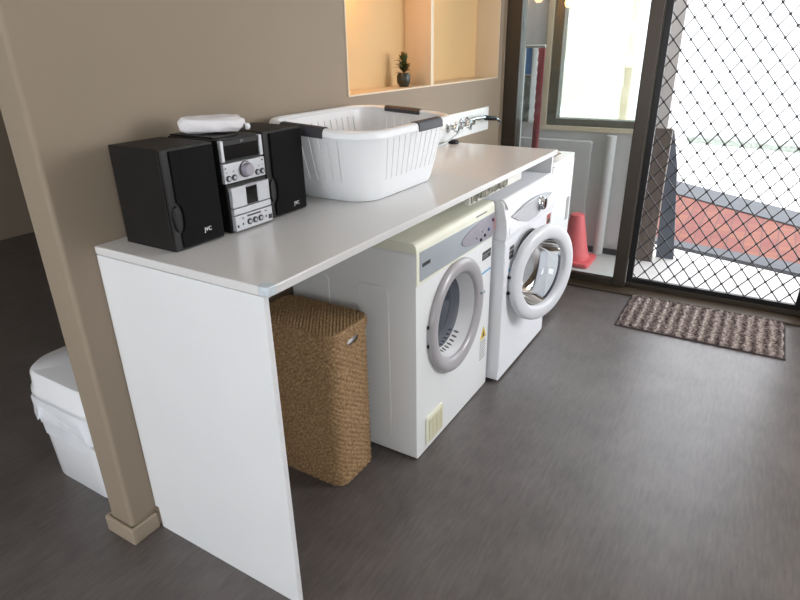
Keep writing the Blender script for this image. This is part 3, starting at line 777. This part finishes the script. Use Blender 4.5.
# flat case and folded cloth on top
tag(fin('flat_case', bx(.236, .312, -.212, -.052, ST+.0006, ST+.0042), M['black'], bevel=.001), 'flat black case lying under the white cloth on the stereo', 'case')
CLX = .306
ck = thing('folded_cloth', 'white folded cloth bundle lying on top of the stereo', 'cloth', (CLX, -.130, ST+.0045))
bm = B(); nu, nv = 48, 20; rows = []
ca, sa = math.cos(-1.0), math.sin(-1.0)
for j in range(nv+1):
    ph = -PI/2+PI*j/nv; ro = []
    for i in range(nu):
        a = 2*PI*i/nu
        ex = lambda v_, p_: math.copysign(abs(v_)**p_, v_)
        lx = .082*ex(math.cos(a), .75)*ex(math.cos(ph), .5); ly = .055*ex(math.sin(a), .75)*ex(math.cos(ph), .5)
        wob = 1+.04*math.sin(3*a+1)+.03*math.sin(7*a+4*ph)
        z = .0205*ex(math.sin(ph), .6)
        z = .0205+z*(1+.1*math.sin(2*a+.5))+(.0022*math.sin(9*ph+2*a)*abs(math.cos(ph)) if ph > -1.2 else 0)
        lx *= wob; ly *= wob
        ro.append(bm.verts.new((CLX+lx*ca-ly*sa, -.130+lx*sa+ly*ca, ST+.0046+max(0, z))))
    rows.append(ro)
for a_, b_ in zip(rows, rows[1:]):
    for i in range(nu): bm.faces.new((a_[i], a_[(i+1) % nu], b_[(i+1) % nu], b_[i]))
fin('bundle', bm, M['cloth'], ck, smooth=80, weld=True)
cx_, cy_ = CLX+.084*ca, -.130+.084*sa
bm = B(); lathe(bm, [(0, -.009), (.006, -.007), (.0085, 0), (.006, .007), (0, .009)], Matrix.Translation((cx_+.012, cy_-.002, ST+.0165)), 14)
fin('drawstring_toggle', bm, M['whiteplastic'], ck, smooth=60)
bm = tube(B(), [(cx_-.02, cy_+.012, ST+.032), (cx_-.002, cy_+.004, ST+.026), (cx_+.006, cy_, ST+.018)], .0013, 6)
tube(bm, [(cx_-.014, cy_-.006, ST+.012), (cx_, cy_-.004, ST+.017), (cx_+.006, cy_+.004, ST+.024)], .0013, 6)
fin('drawstring', bm, M['charcoal'], ck)

# ------------------------------------------------------------------ clothes basket
kx0, kx1, ky0, ky1 = .572, 1.165, -.432, -.022
bk = thing('clothes_basket', 'large white plastic clothes basket with charcoal hand grips', 'clothes basket', ((kx0+kx1)/2, -.24, BH))
def rimz(y): return 1.1165+.024*max(0, min(1, (y-ky0)/(ky1-ky0)))
nP = 192
def ringpts(x0, x1, y0, y1, rr, bulge=0.0):
    P = rrect(x0, x1, y0, y1, rr, 24)
    P.append(P[0]); L = [0]
    for a, c in zip(P, P[1:]): L.append(L[-1]+math.hypot(c[0]-a[0], c[1]-a[1]))
    out = []; k_ = 0
    for i in range(nP):
        s_ = L[-1]*i/nP
        while L[k_+1] < s_: k_ += 1
        tt = (s_-L[k_])/max(1e-9, L[k_+1]-L[k_]); a, c = P[k_], P[k_+1]
        x, y = a[0]+tt*(c[0]-a[0]), a[1]+tt*(c[1]-a[1])
        out.append((x, y))
    return out
base = ringpts(.655, 1.105, -.372, -.085, .085)
rim = ringpts(kx0+.018, kx1-.018, ky0+.018, ky1-.018, .10)
def wallpt(i, v, off=0.0):
    bx_, by_ = base[i]; rx_, ry_ = rim[i]
    w_ = v**.8
    x, y = bx_+(rx_-bx_)*w_, by_+(ry_-by_)*w_
    z = BH+.0042+(rimz(y)-.0092-BH)*v
    return (x, y, z)
vs_ = [0, .06, .14, .28, .42, .5, .58, .66, .74, .8, .88, 1.0]
bm = B(); grid = [[bm.verts.new(wallpt(i, v_)) for i in range(nP)] for v_ in vs_]
def is_slot(i, j):
    x, y = rim[i]
    if not (vs_[j] >= .28 and vs_[j+1] <= .88): return False
    straight = (kx0+.11 < x < kx1-.09) or (ky0+.11 < y < ky1-.09)
    return straight and i % 4 == 0
# slots are narrow: pull each slot column's two edges together
for j in range(len(vs_)):
    for i in range(0, nP, 4):
        a, c = grid[j][i].co.copy(), grid[j][(i+1) % nP].co.copy()
        m_ = (a+c)/2; grid[j][i].co = m_+(a-m_)*.38; grid[j][(i+1) % nP].co = m_+(c-m_)*.38
for j in range(len(vs_)-1):
    for i in range(nP):
        if is_slot(i, j): continue
        q = (i+1) % nP
        bm.faces.new((grid[j][i], grid[j][q], grid[j+1][q], grid[j+1][i]))
bm.faces.new(grid[0][::-1])
body = fin('body', bm, M['basket'], bk, smooth=50)
sm = body.modifiers.new('thickness', 'SOLIDIFY'); sm.thickness = .0026; sm.offset = 1.0
es = body.modifiers.new('crease', 'EDGE_SPLIT'); es.split_angle = math.radians(32)
# rolled rim
bm = B(); secs = [(-.006, -.006), (.006, -.004), (.013, .0), (.0165, -.007), (.0165, -.016), (.0145, -.016), (.0140, -.008), (.011, -.004), (.004, -.008), (-.006, -.010)]
secs = [(-.004, -.010), (-.006, -.003), (-.002, .002), (.008, .0035), (.018, .001), (.0225, -.005), (.0235, -.019), (.0212, -.019), (.0200, -.007), (.014, -.003), (.004, -.004), (.0, -.010)]
rings = []
for i in range(nP):
    a, c = rim[i-1], rim[(i+1) % nP]; n_ = Vector((c[1]-a[1], a[0]-c[0])).normalized()
    rings.append([bm.verts.new((rim[i][0]+n_.x*s_, rim[i][1]+n_.y*s_, rimz(rim[i][1])+hh)) for s_, hh in secs])
for i in range(nP):
    a_, b_ = rings[i], rings[(i+1) % nP]
    for q in range(len(secs)):
        w_ = (q+1) % len(secs)
        bm.faces.new((a_[q], a_[w_], b_[w_], b_[q]))
fin('rim', bm, M['basket'], bk, smooth=50)
def grip(i0, i1):
    bm = B(); sc = [(-.009, -.014), (-.010, -.002), (-.003, .0055), (.008, .0068), (.019, .0048), (.026, -.004), (.0275, -.023), (.0245, -.025), (.022, -.006), (.0, .001), (-.0055, -.014)]
    rr = []
    n_i = (i1-i0)
    for i_ in range(i0, i1+1):
        i = i_ % nP
        a, c = rim[i-1], rim[(i+1) % nP]; n_ = Vector((c[1]-a[1], a[0]-c[0])).normalized()
        rr.append([bm.verts.new((rim[i][0]+n_.x*s_, rim[i][1]+n_.y*s_, rimz(rim[i][1])+hh)) for s_, hh in sc])
    for a_, b_ in zip(rr, rr[1:]):
        for q in range(len(sc)):
            w_ = (q+1) % len(sc); bm.faces.new((a_[q], a_[w_], b_[w_], b_[q]))
    bm.faces.new(rr[0][::-1]); bm.faces.new(rr[-1])
    tag(fin('hand_grip', bm, M['charcoal'], bk, smooth=40, bevel=.0015), 'charcoal rubbery hand grip')
def nearest(x, y): return min(range(nP), key=lambda i: (rim[i][0]-x)**2+(rim[i][1]-y)**2)
def span(p, q):
    a, c = nearest(*p), nearest(*q)
    if c < a: c += nP
    return (a, c) if c-a < nP/2 else (c % nP, a % nP+nP if a % nP < c % nP else a % nP)
for p, q in (((kx0, -.13), (kx0, -.285)), ((kx1, -.125), (kx1, -.285)), ((.86, ky0), (1.02, ky0))):
    a, c = nearest(*p), nearest(*q)
    if (c-a) % nP > nP/2: a, c = c, a
    grip(a, a+(c-a) % nP)

# ------------------------------------------------------------------ plant in the niche
p = thing('potted_plant', 'small leafy plant in a dark pot standing in the wall niche', 'plant', (1.605, .06, NZ0+.006))
fin('pot', lathe(B(), [(0, .001), (.02, .001), (.03, .02), (.031, .045), (.024, .058), (.02, .056), (.024, .044), (0, .04)], Matrix.Translation((1.605, .06, NZ0+.006)), 24), M['pot'], p, smooth=40)
def leaves(n, hh, rr, sd):
    rnd = random.Random(sd); bm = B()
    for i in range(n):
        a = rnd.uniform(0, 2*PI); el = rnd.uniform(.2, 1.2); L = rnd.uniform(.6, 1)*rr
        o0 = Vector((1.605, .06, NZ0+.055+rnd.uniform(0, hh)))
        dv = Vector((math.cos(a)*math.cos(el), math.sin(a)*math.cos(el)*.7, math.sin(el)))
        sd_ = dv.cross(Vector((0, 0, 1))).normalized(); w_ = L*.2
        p0, p1, p2 = o0, o0+dv*L*.5+Vector((0, 0, .004)), o0+dv*L-Vector((0, 0, .006))
        v0 = bm.verts.new(p0); va = bm.verts.new(p1+sd_*w_); vb = bm.verts.new(p1-sd_*w_); vc = bm.verts.new(p1+Vector((0, 0, -.003))); v2 = bm.verts.new(p2)
        for tri in ((v0, va, vc), (v0, vc, vb), (va, v2, vc), (vc, v2, vb)): bm.faces.new(tri)
    return bm
fin('leaves', leaves(26, .05, .07, 3), M['leaf'], p, smooth=60)
tag(fin('dry_leaves', leaves(12, .06, .06, 5), M['leafbrown'], p, smooth=60), 'brownish leaves near the top')

# ------------------------------------------------------------------ bin in the next room
wb = thing('waste_bin', 'white plastic waste bin with a bag liner behind the wall end', 'bin', (.14, .39, 0))
def binring(s_, x0=-.018, x1=.30, y0=.15, y1=.565):
    cx, cy = (x0+x1)/2, (y0+y1)/2
    return [(cx+(a-cx)*s_, cy+(c-cy)*s_) for a, c in rrect(x0, x1, y0, y1, .11, 12)]
def stack(bm, lv, cap0=True, cap1=True):
    rg = [[bm.verts.new((x, y, z)) for x, y in binring(s_)] for s_, z in lv]
    for a_, b_ in zip(rg, rg[1:]):
        for k_ in range(len(a_)): bm.faces.new((a_[k_], a_[(k_+1) % len(a_)], b_[(k_+1) % len(b_)], b_[k_]))
    if cap0: bm.faces.new(rg[0][::-1])
    if cap1: bm.faces.new(rg[-1])
    return bm
fin('bin_body', stack(B(), [(.96, .001), (1.0, .012), (1.04, .2), (1.07, .325), (1.05, .325), (.98, .02)]), M['whiteplastic'], wb, smooth=40)
fin('bin_lid', stack(B(), [(1.075, .327), (1.09, .333), (1.085, .345), (1.05, .355), (1.035, .40), (.98, .41), (.5, .415)]), M['whiteplastic'], wb, smooth=40)
bm = B(); rg = []
for s_, z, wv in ((1.083, .322, .0), (1.10, .31, .004), (1.095, .28, .007), (1.10, .25, .010), (1.085, .215, .014)):
    pp = binring(s_); rg.append([bm.verts.new((x+wv*math.sin(i*1.9+z*60), y+wv*math.cos(i*2.3+z*40), z+wv*1.6*math.sin(i*.9))) for i, (x, y) in enumerate(pp)])
for a_, b_ in zip(rg, rg[1:]):
    for k_ in range(len(a_)): bm.faces.new((a_[k_], a_[(k_+1) % len(a_)], b_[(k_+1) % len(b_)], b_[k_]))
tag(fin('bag_liner', bm, M['bag'], wb, smooth=70), 'crumpled plastic bag folded over the rim')

# ------------------------------------------------------------------ door mat
mx0, mx1, my0, my1 = 2.112, 2.545, -1.64, -.895
dm_ = thing('door_mat', 'chunky ribbed taupe and brown door mat before the screen door', 'door mat', ((mx0+mx1)/2, (my0+my1)/2, 0))
bm = B(); nx, ny = 150, 300; G = []
rib = .0495
for j in range(ny+1):
    y = my1+(my0-my1)*j/ny; ro = []
    for i in range(nx+1):
        x = mx0+(mx1-mx0)*i/nx
        e = min(1, min(i, nx-i)/2, min(j, ny-j)/2)
        rb = abs(math.sin(PI*(my1-y)/rib)); row = int((my1-y)/rib)
        lp = .5+.5*math.sin(x*2*PI/.0175+row*1.7+.9*math.sin(x*37+row))
        z = .006+.0125*rb**.6*(.55+.45*lp)+.003*math.sin(x*310+y*170)*rb
        ro.append(bm.verts.new((x+.002*math.sin(y*140+row), y+.003*math.sin(x*60), max(.002, z*e+.001*(1-e)))))
    G.append(ro)
for j in range(ny):
    for i in range(nx): bm.faces.new((G[j][i], G[j][i+1], G[j+1][i+1], G[j+1][i]))
fin('pile', bm, M['rug'], dm_, smooth=80)
fin('backing', bx(mx0-.006, mx1+.004, my0-.006, my1+.006, .0006, .0055), M['rugedge'], dm_, bevel=.002)

# ------------------------------------------------------------------ outside: porch, yard
tag(fin('floor_porch', bx(2.70, 3.405, -3.6, 1.6, -.17, -.02), M['deck']), 'pale concrete porch slab outside the sliding door', 'porch', kind='structure')
tag(fin('ground_yard', bx(2.69, 30, -14, 12, -.5, -.3), M['ground']), 'bright pale concrete yard beyond the porch', 'ground', kind='structure')
bm = B()
box(bm, 3.30, 3.38, -.84, 1.5, -.02, .80); box(bm, 3.30, 3.38, -.07, 1.5, .80, 2.45); box(bm, 3.30, 3.38, -.84, -.74, .80, 2.45); box(bm, 3.30, 3.38, -.74, -.07, 1.95, 2.45)
tag(fin('wall_porch', bm, M['porchwall']), 'grey clad porch wall with a window seen through the glass door', 'wall', kind='structure')
tag(fin('baseboard_porch', bx(3.285, 3.30, -.70, 1.5, -.0195, .02), M['kerb']), 'dark base strip along the porch wall', 'trim', kind='structure')
tag(fin('wall_porch_end', bx(2.70, 3.30, 1.5, 1.58, -.02, 2.45), M['porchbrown']), 'taupe end wall of the porch', 'wall', kind='structure')
tag(fin('shade_roof', bx(2.69, 3.5, .3, 1.6, 2.45, 2.53), M['ceiling']), 'unseen roof added to shade the porch', 'roof', kind='structure')  # unseen roof, added and sized for its shade on the porch
w = thing('window_1', 'olive framed window in the porch wall', 'window', (3.3, -.4, .8), kind='structure')
bm = B(); box(bm, 3.285, 3.375, -.135, -.072, .835, 1.94); box(bm, 3.285, 3.375, -.74, -.135, .835, .88); box(bm, 3.285, 3.375, -.74, -.70, .88, 1.94); box(bm, 3.285, 3.375, -.70, -.135, 1.90, 1.94)
fin('window_frame', bm, M['wframe'], w, bevel=.003)
bm = B(); box(bm, 3.275, 3.375, -.84, -.03, .803, .834); box(bm, 3.275, 3.30, -.068, -.03, .834, 1.95)
fin('window_trim', bm, M['cream'], w, bevel=.003)
fin('window_glass', bx(3.33, 3.335, -.70, -.135, .88, 1.90), M['pane'], w)
bm = B(); tube(bm, [(3.262, -.52, -.015), (3.262, -.52, .79)], .033, 18)
tag(fin('downpipe', bm, M['porchwall'], smooth=50), 'grey downpipe on the porch wall below the window', 'pipe')
bm = B(); box(bm, 3.22, 3.298, -.36, .12, .03, .76)
bm = prism(B(), rrect(-.40, .12, .035, .745, .02, 4), 3.25, 3.299, 'x')
tag(fin('wall_panel', bm, M['porchwall'], bevel=.004), 'flat grey panel fixed to the porch wall left of the downpipe', 'panel')
# cone
c = thing('traffic_cone', 'coral pink plastic cone on the porch floor behind the glass', 'cone', (3.04, -.41, -.02))
cc = Matrix.Translation((3.04, -.41, -.02))
fin('cone_body', lathe(B(), [(0, .33), (.034, .332), (.045, .325), (.06, .24), (.082, .12), (.10, .05), (.104, .028), (0, .028)], cc, 40), M['coral'], c, smooth=40)
fin('cone_base', prism(B(), rrect(3.04-.13, 3.04+.13, -.41-.13, -.41+.13, .03, 5), -.0198, .01), M['coral'], c, bevel=.006, seg=3)
# towel and pole
tw = thing('hanging_towel', 'grey, white and red towel with a blue top hanging behind the glass', 'towel', (2.98, -.04, .70))
def drape(y0, y1, z0, z1, x, m_, name, amp=.008, rag=0):
    bm = B(); ny_, nz_ = 14, 24; g = []
    for j in range(nz_+1):
        ro = []
        for i in range(ny_+1):
            y = y0+(y1-y0)*i/ny_; z = z0+(z1-z0)*j/nz_
            if rag and i == 0: y -= rag*math.sin(j*2.1)
            ro.append(bm.verts.new((x+amp*math.sin(y*90+z*3), y, z)))
        g.append(ro)
    for j in range(nz_):
        for i in range(ny_): bm.faces.new((g[j][i], g[j][i+1], g[j+1][i+1], g[j+1][i]))
    o = fin(name, bm, m_, tw, smooth=80)
    q = o.modifiers.new('thickness', 'SOLIDIFY'); q.thickness = .006
    return o
drape(-.065, .045, .885, 1.165, 2.975, M['towelgrey'], 'grey_lace')
drape(-.085, -.055, .885, 1.33, 2.965, M['towelwhite'], 'white_fringe', .004, .006)
drape(-.125, -.082, .60, 1.33, 2.985, M['towelred'], 'red_band', .005)
drape(-.06, .045, 1.17, 1.33, 2.975, M['towelblue'], 'blue_top', .006)
bm = tube(B(), [(2.935, -.012, -.019), (2.935, -.012, 1.34)], .009, 14)
tube(bm, [(2.935, .06, 1.33), (2.935, -.14, 1.33)], .009, 14)
tag(fin('towel_stand', bm, M['alu'], smooth=50), 'thin aluminium stand holding the towel on the porch', 'stand')
# boards beside the porch wall
tag(fin('weathered_board', bx(3.262, 3.297, -.878, -.70, -.0195, .85), M['board'], bevel=.003), 'dark weathered board standing against the end of the porch wall', 'board')
bm = prism(B(), [(-.885, -.019), (-1.0, -.019), (-.925, .60), (-.872, .83), (-.845, .83)], 3.385, 3.4, 'x')
k = fin('slatted_panel', bm, M['slate']); tag(k, 'blue grey slatted panel tapering upward beside the red paving', 'panel')
# red paving with slate kerbs
def quad_slab(name, a, b_, c_, d_, z0, z1, m_, label, cat, kind=None):
    bm = prism(B(), [a, b_, c_, d_], z0, z1)
    return tag(fin(name, bm, m_), label, cat, kind=kind)
def lerp(p_, q_, t_): return (p_[0]+(q_[0]-p_[0])*t_, p_[1]+(q_[1]-p_[1])*t_)
KF0, KF1 = (4.534, -.938), (4.377, -1.436); RF0, RF1 = (4.703, -.900), (4.591, -1.426); RB0, RB1 = (6.604, -.627), (6.042, -1.358); KB0, KB1 = (7.346, -.527), (6.696, -1.327)
e0, e1 = -.5, 2.6
quad_slab('red_paving', lerp(RF0, RF1, e0), lerp(RF0, RF1, e1), lerp(RB0, RB1, e1), lerp(RB0, RB1, e0), -.2998, -.285, M['pave'], 'patch of red patterned paving in the yard', 'paving', 'structure')
quad_slab('slate_kerb', lerp(KF0, KF1, e0), lerp(KF0, KF1, e1), lerp(RF0, RF1, e1), lerp(RF0, RF1, e0), -.2998, -.27, M['kerb'], 'dark slate kerb on the near side of the red paving', 'kerb', 'structure')
quad_slab('slate_kerb', lerp(RB0, RB1, e0), lerp(RB0, RB1, e1), lerp(KB0, KB1, e1), lerp(KB0, KB1, e0), -.2998, -.27, M['kerb'], 'dark slate kerb on the far side of the red paving', 'kerb', 'structure')
tag(fin('wall_garden', bx(13.5, 13.7, -14, 12, -.3, 2.2), M['gardenwall']), 'white rendered wall at the back of the yard', 'wall', kind='structure')
bm = prism(B(), [(10.3, -2.6), (11.0, -.2), (11.6, -.2), (10.9, -2.6)], -.2999, -.2)
tag(fin('grass_verge', bm, M['verge']), 'thin pale green verge across the bright yard', 'verge', kind='stuff')
# neighbouring weatherboard wall
bm = B()
for i in range(12):
    z = -.3+i*.38
    prism(bm, [(.30, z), (.275, z), (.29, z+.255), (.30, z+.255)], 3.6, 7.4, 'x')
tag(fin('wall_neighbour', bm, M['weatherboard']), 'cream weatherboard wall seen through the porch window', 'wall', kind='structure')
tag(fin('trim_3', bx(7.4, 7.75, .2, .3, -.3, 2.8), M['cream']), 'cream corner post of the weatherboard wall', 'trim', kind='structure')

# ------------------------------------------------------------------ light
W = bpy.data.worlds.new('overcast'); S.world = W; W.use_nodes = True
nt = W.node_tree; bg = nt.nodes['Background']
tc = nt.nodes.new('ShaderNodeTexCoord'); sx = nt.nodes.new('ShaderNodeSeparateXYZ'); rp = nt.nodes.new('ShaderNodeValToRGB')
nt.links.new(tc.outputs['Generated'], sx.inputs[0]); nt.links.new(sx.outputs['Z'], rp.inputs['Fac']); nt.links.new(rp.outputs['Color'], bg.inputs['Color'])
rp.color_ramp.elements[0].color = (.92, .95, 1, 1); rp.color_ramp.elements[1].color = (.88, .93, 1, 1)
bg.inputs['Strength'].default_value = 4.5
def area(name, loc, direction, sx_, sy_, power, col=(1, 1, 1)):
    L = bpy.data.lights.new(name, 'AREA'); L.shape = 'RECTANGLE'; L.size = sx_; L.size_y = sy_; L.energy = power; L.color = col
    o = bpy.data.objects.new(name, L); COL.objects.link(o); o.location = loc
    o.rotation_euler = Vector(direction).to_track_quat('-Z', 'Z').to_euler()
    return o
# added fill lights, standing just outside the unseen wall openings
area('fill_light_front', (2.0, RY0-.12, 1.48), (0, 1, -.1), 1.1, 1.25, 36, (.97, .98, 1))
area('fill_light_front', (-1.8, RY0-.12, 1.25), (.25, 1, -.1), 1.2, 1.5, 15, (.95, .98, 1))
area('fill_light_left', (RX0-.12, -.2, 1.3), (1, 0, -.1), 2.2, 1.6, 29, (.95, .98, 1))
# warm lamp in the niche's left bay
L = bpy.data.lights.new('niche_lamp', 'POINT'); L.energy = 3.2; L.color = (1, .48, .14); L.shadow_soft_size = .03
o = bpy.data.objects.new('niche_lamp', L); COL.objects.link(o); o.location = (1.22, .07, 1.62)
L = bpy.data.lights.new('niche_lamp', 'POINT'); L.energy = .9; L.color = (1, .60, .28); L.shadow_soft_size = .03
o = bpy.data.objects.new('niche_lamp', L); COL.objects.link(o); o.location = (1.9, .07, 1.62)

# ------------------------------------------------------------------ view
S.view_settings.view_transform = 'Standard'; S.view_settings.look = 'None'
S.view_settings.exposure = 0.16; S.view_settings.gamma = 1.0; S.view_settings.use_curve_mapping = False
try:
    S.cycles.use_denoising = True; S.cycles.denoiser = 'OPENIMAGEDENOISE'
    S.cycles.max_bounces = 10; S.cycles.diffuse_bounces = 5; S.cycles.transparent_max_bounces = 16
    S.cycles.sample_clamp_indirect = 8
except Exception: pass
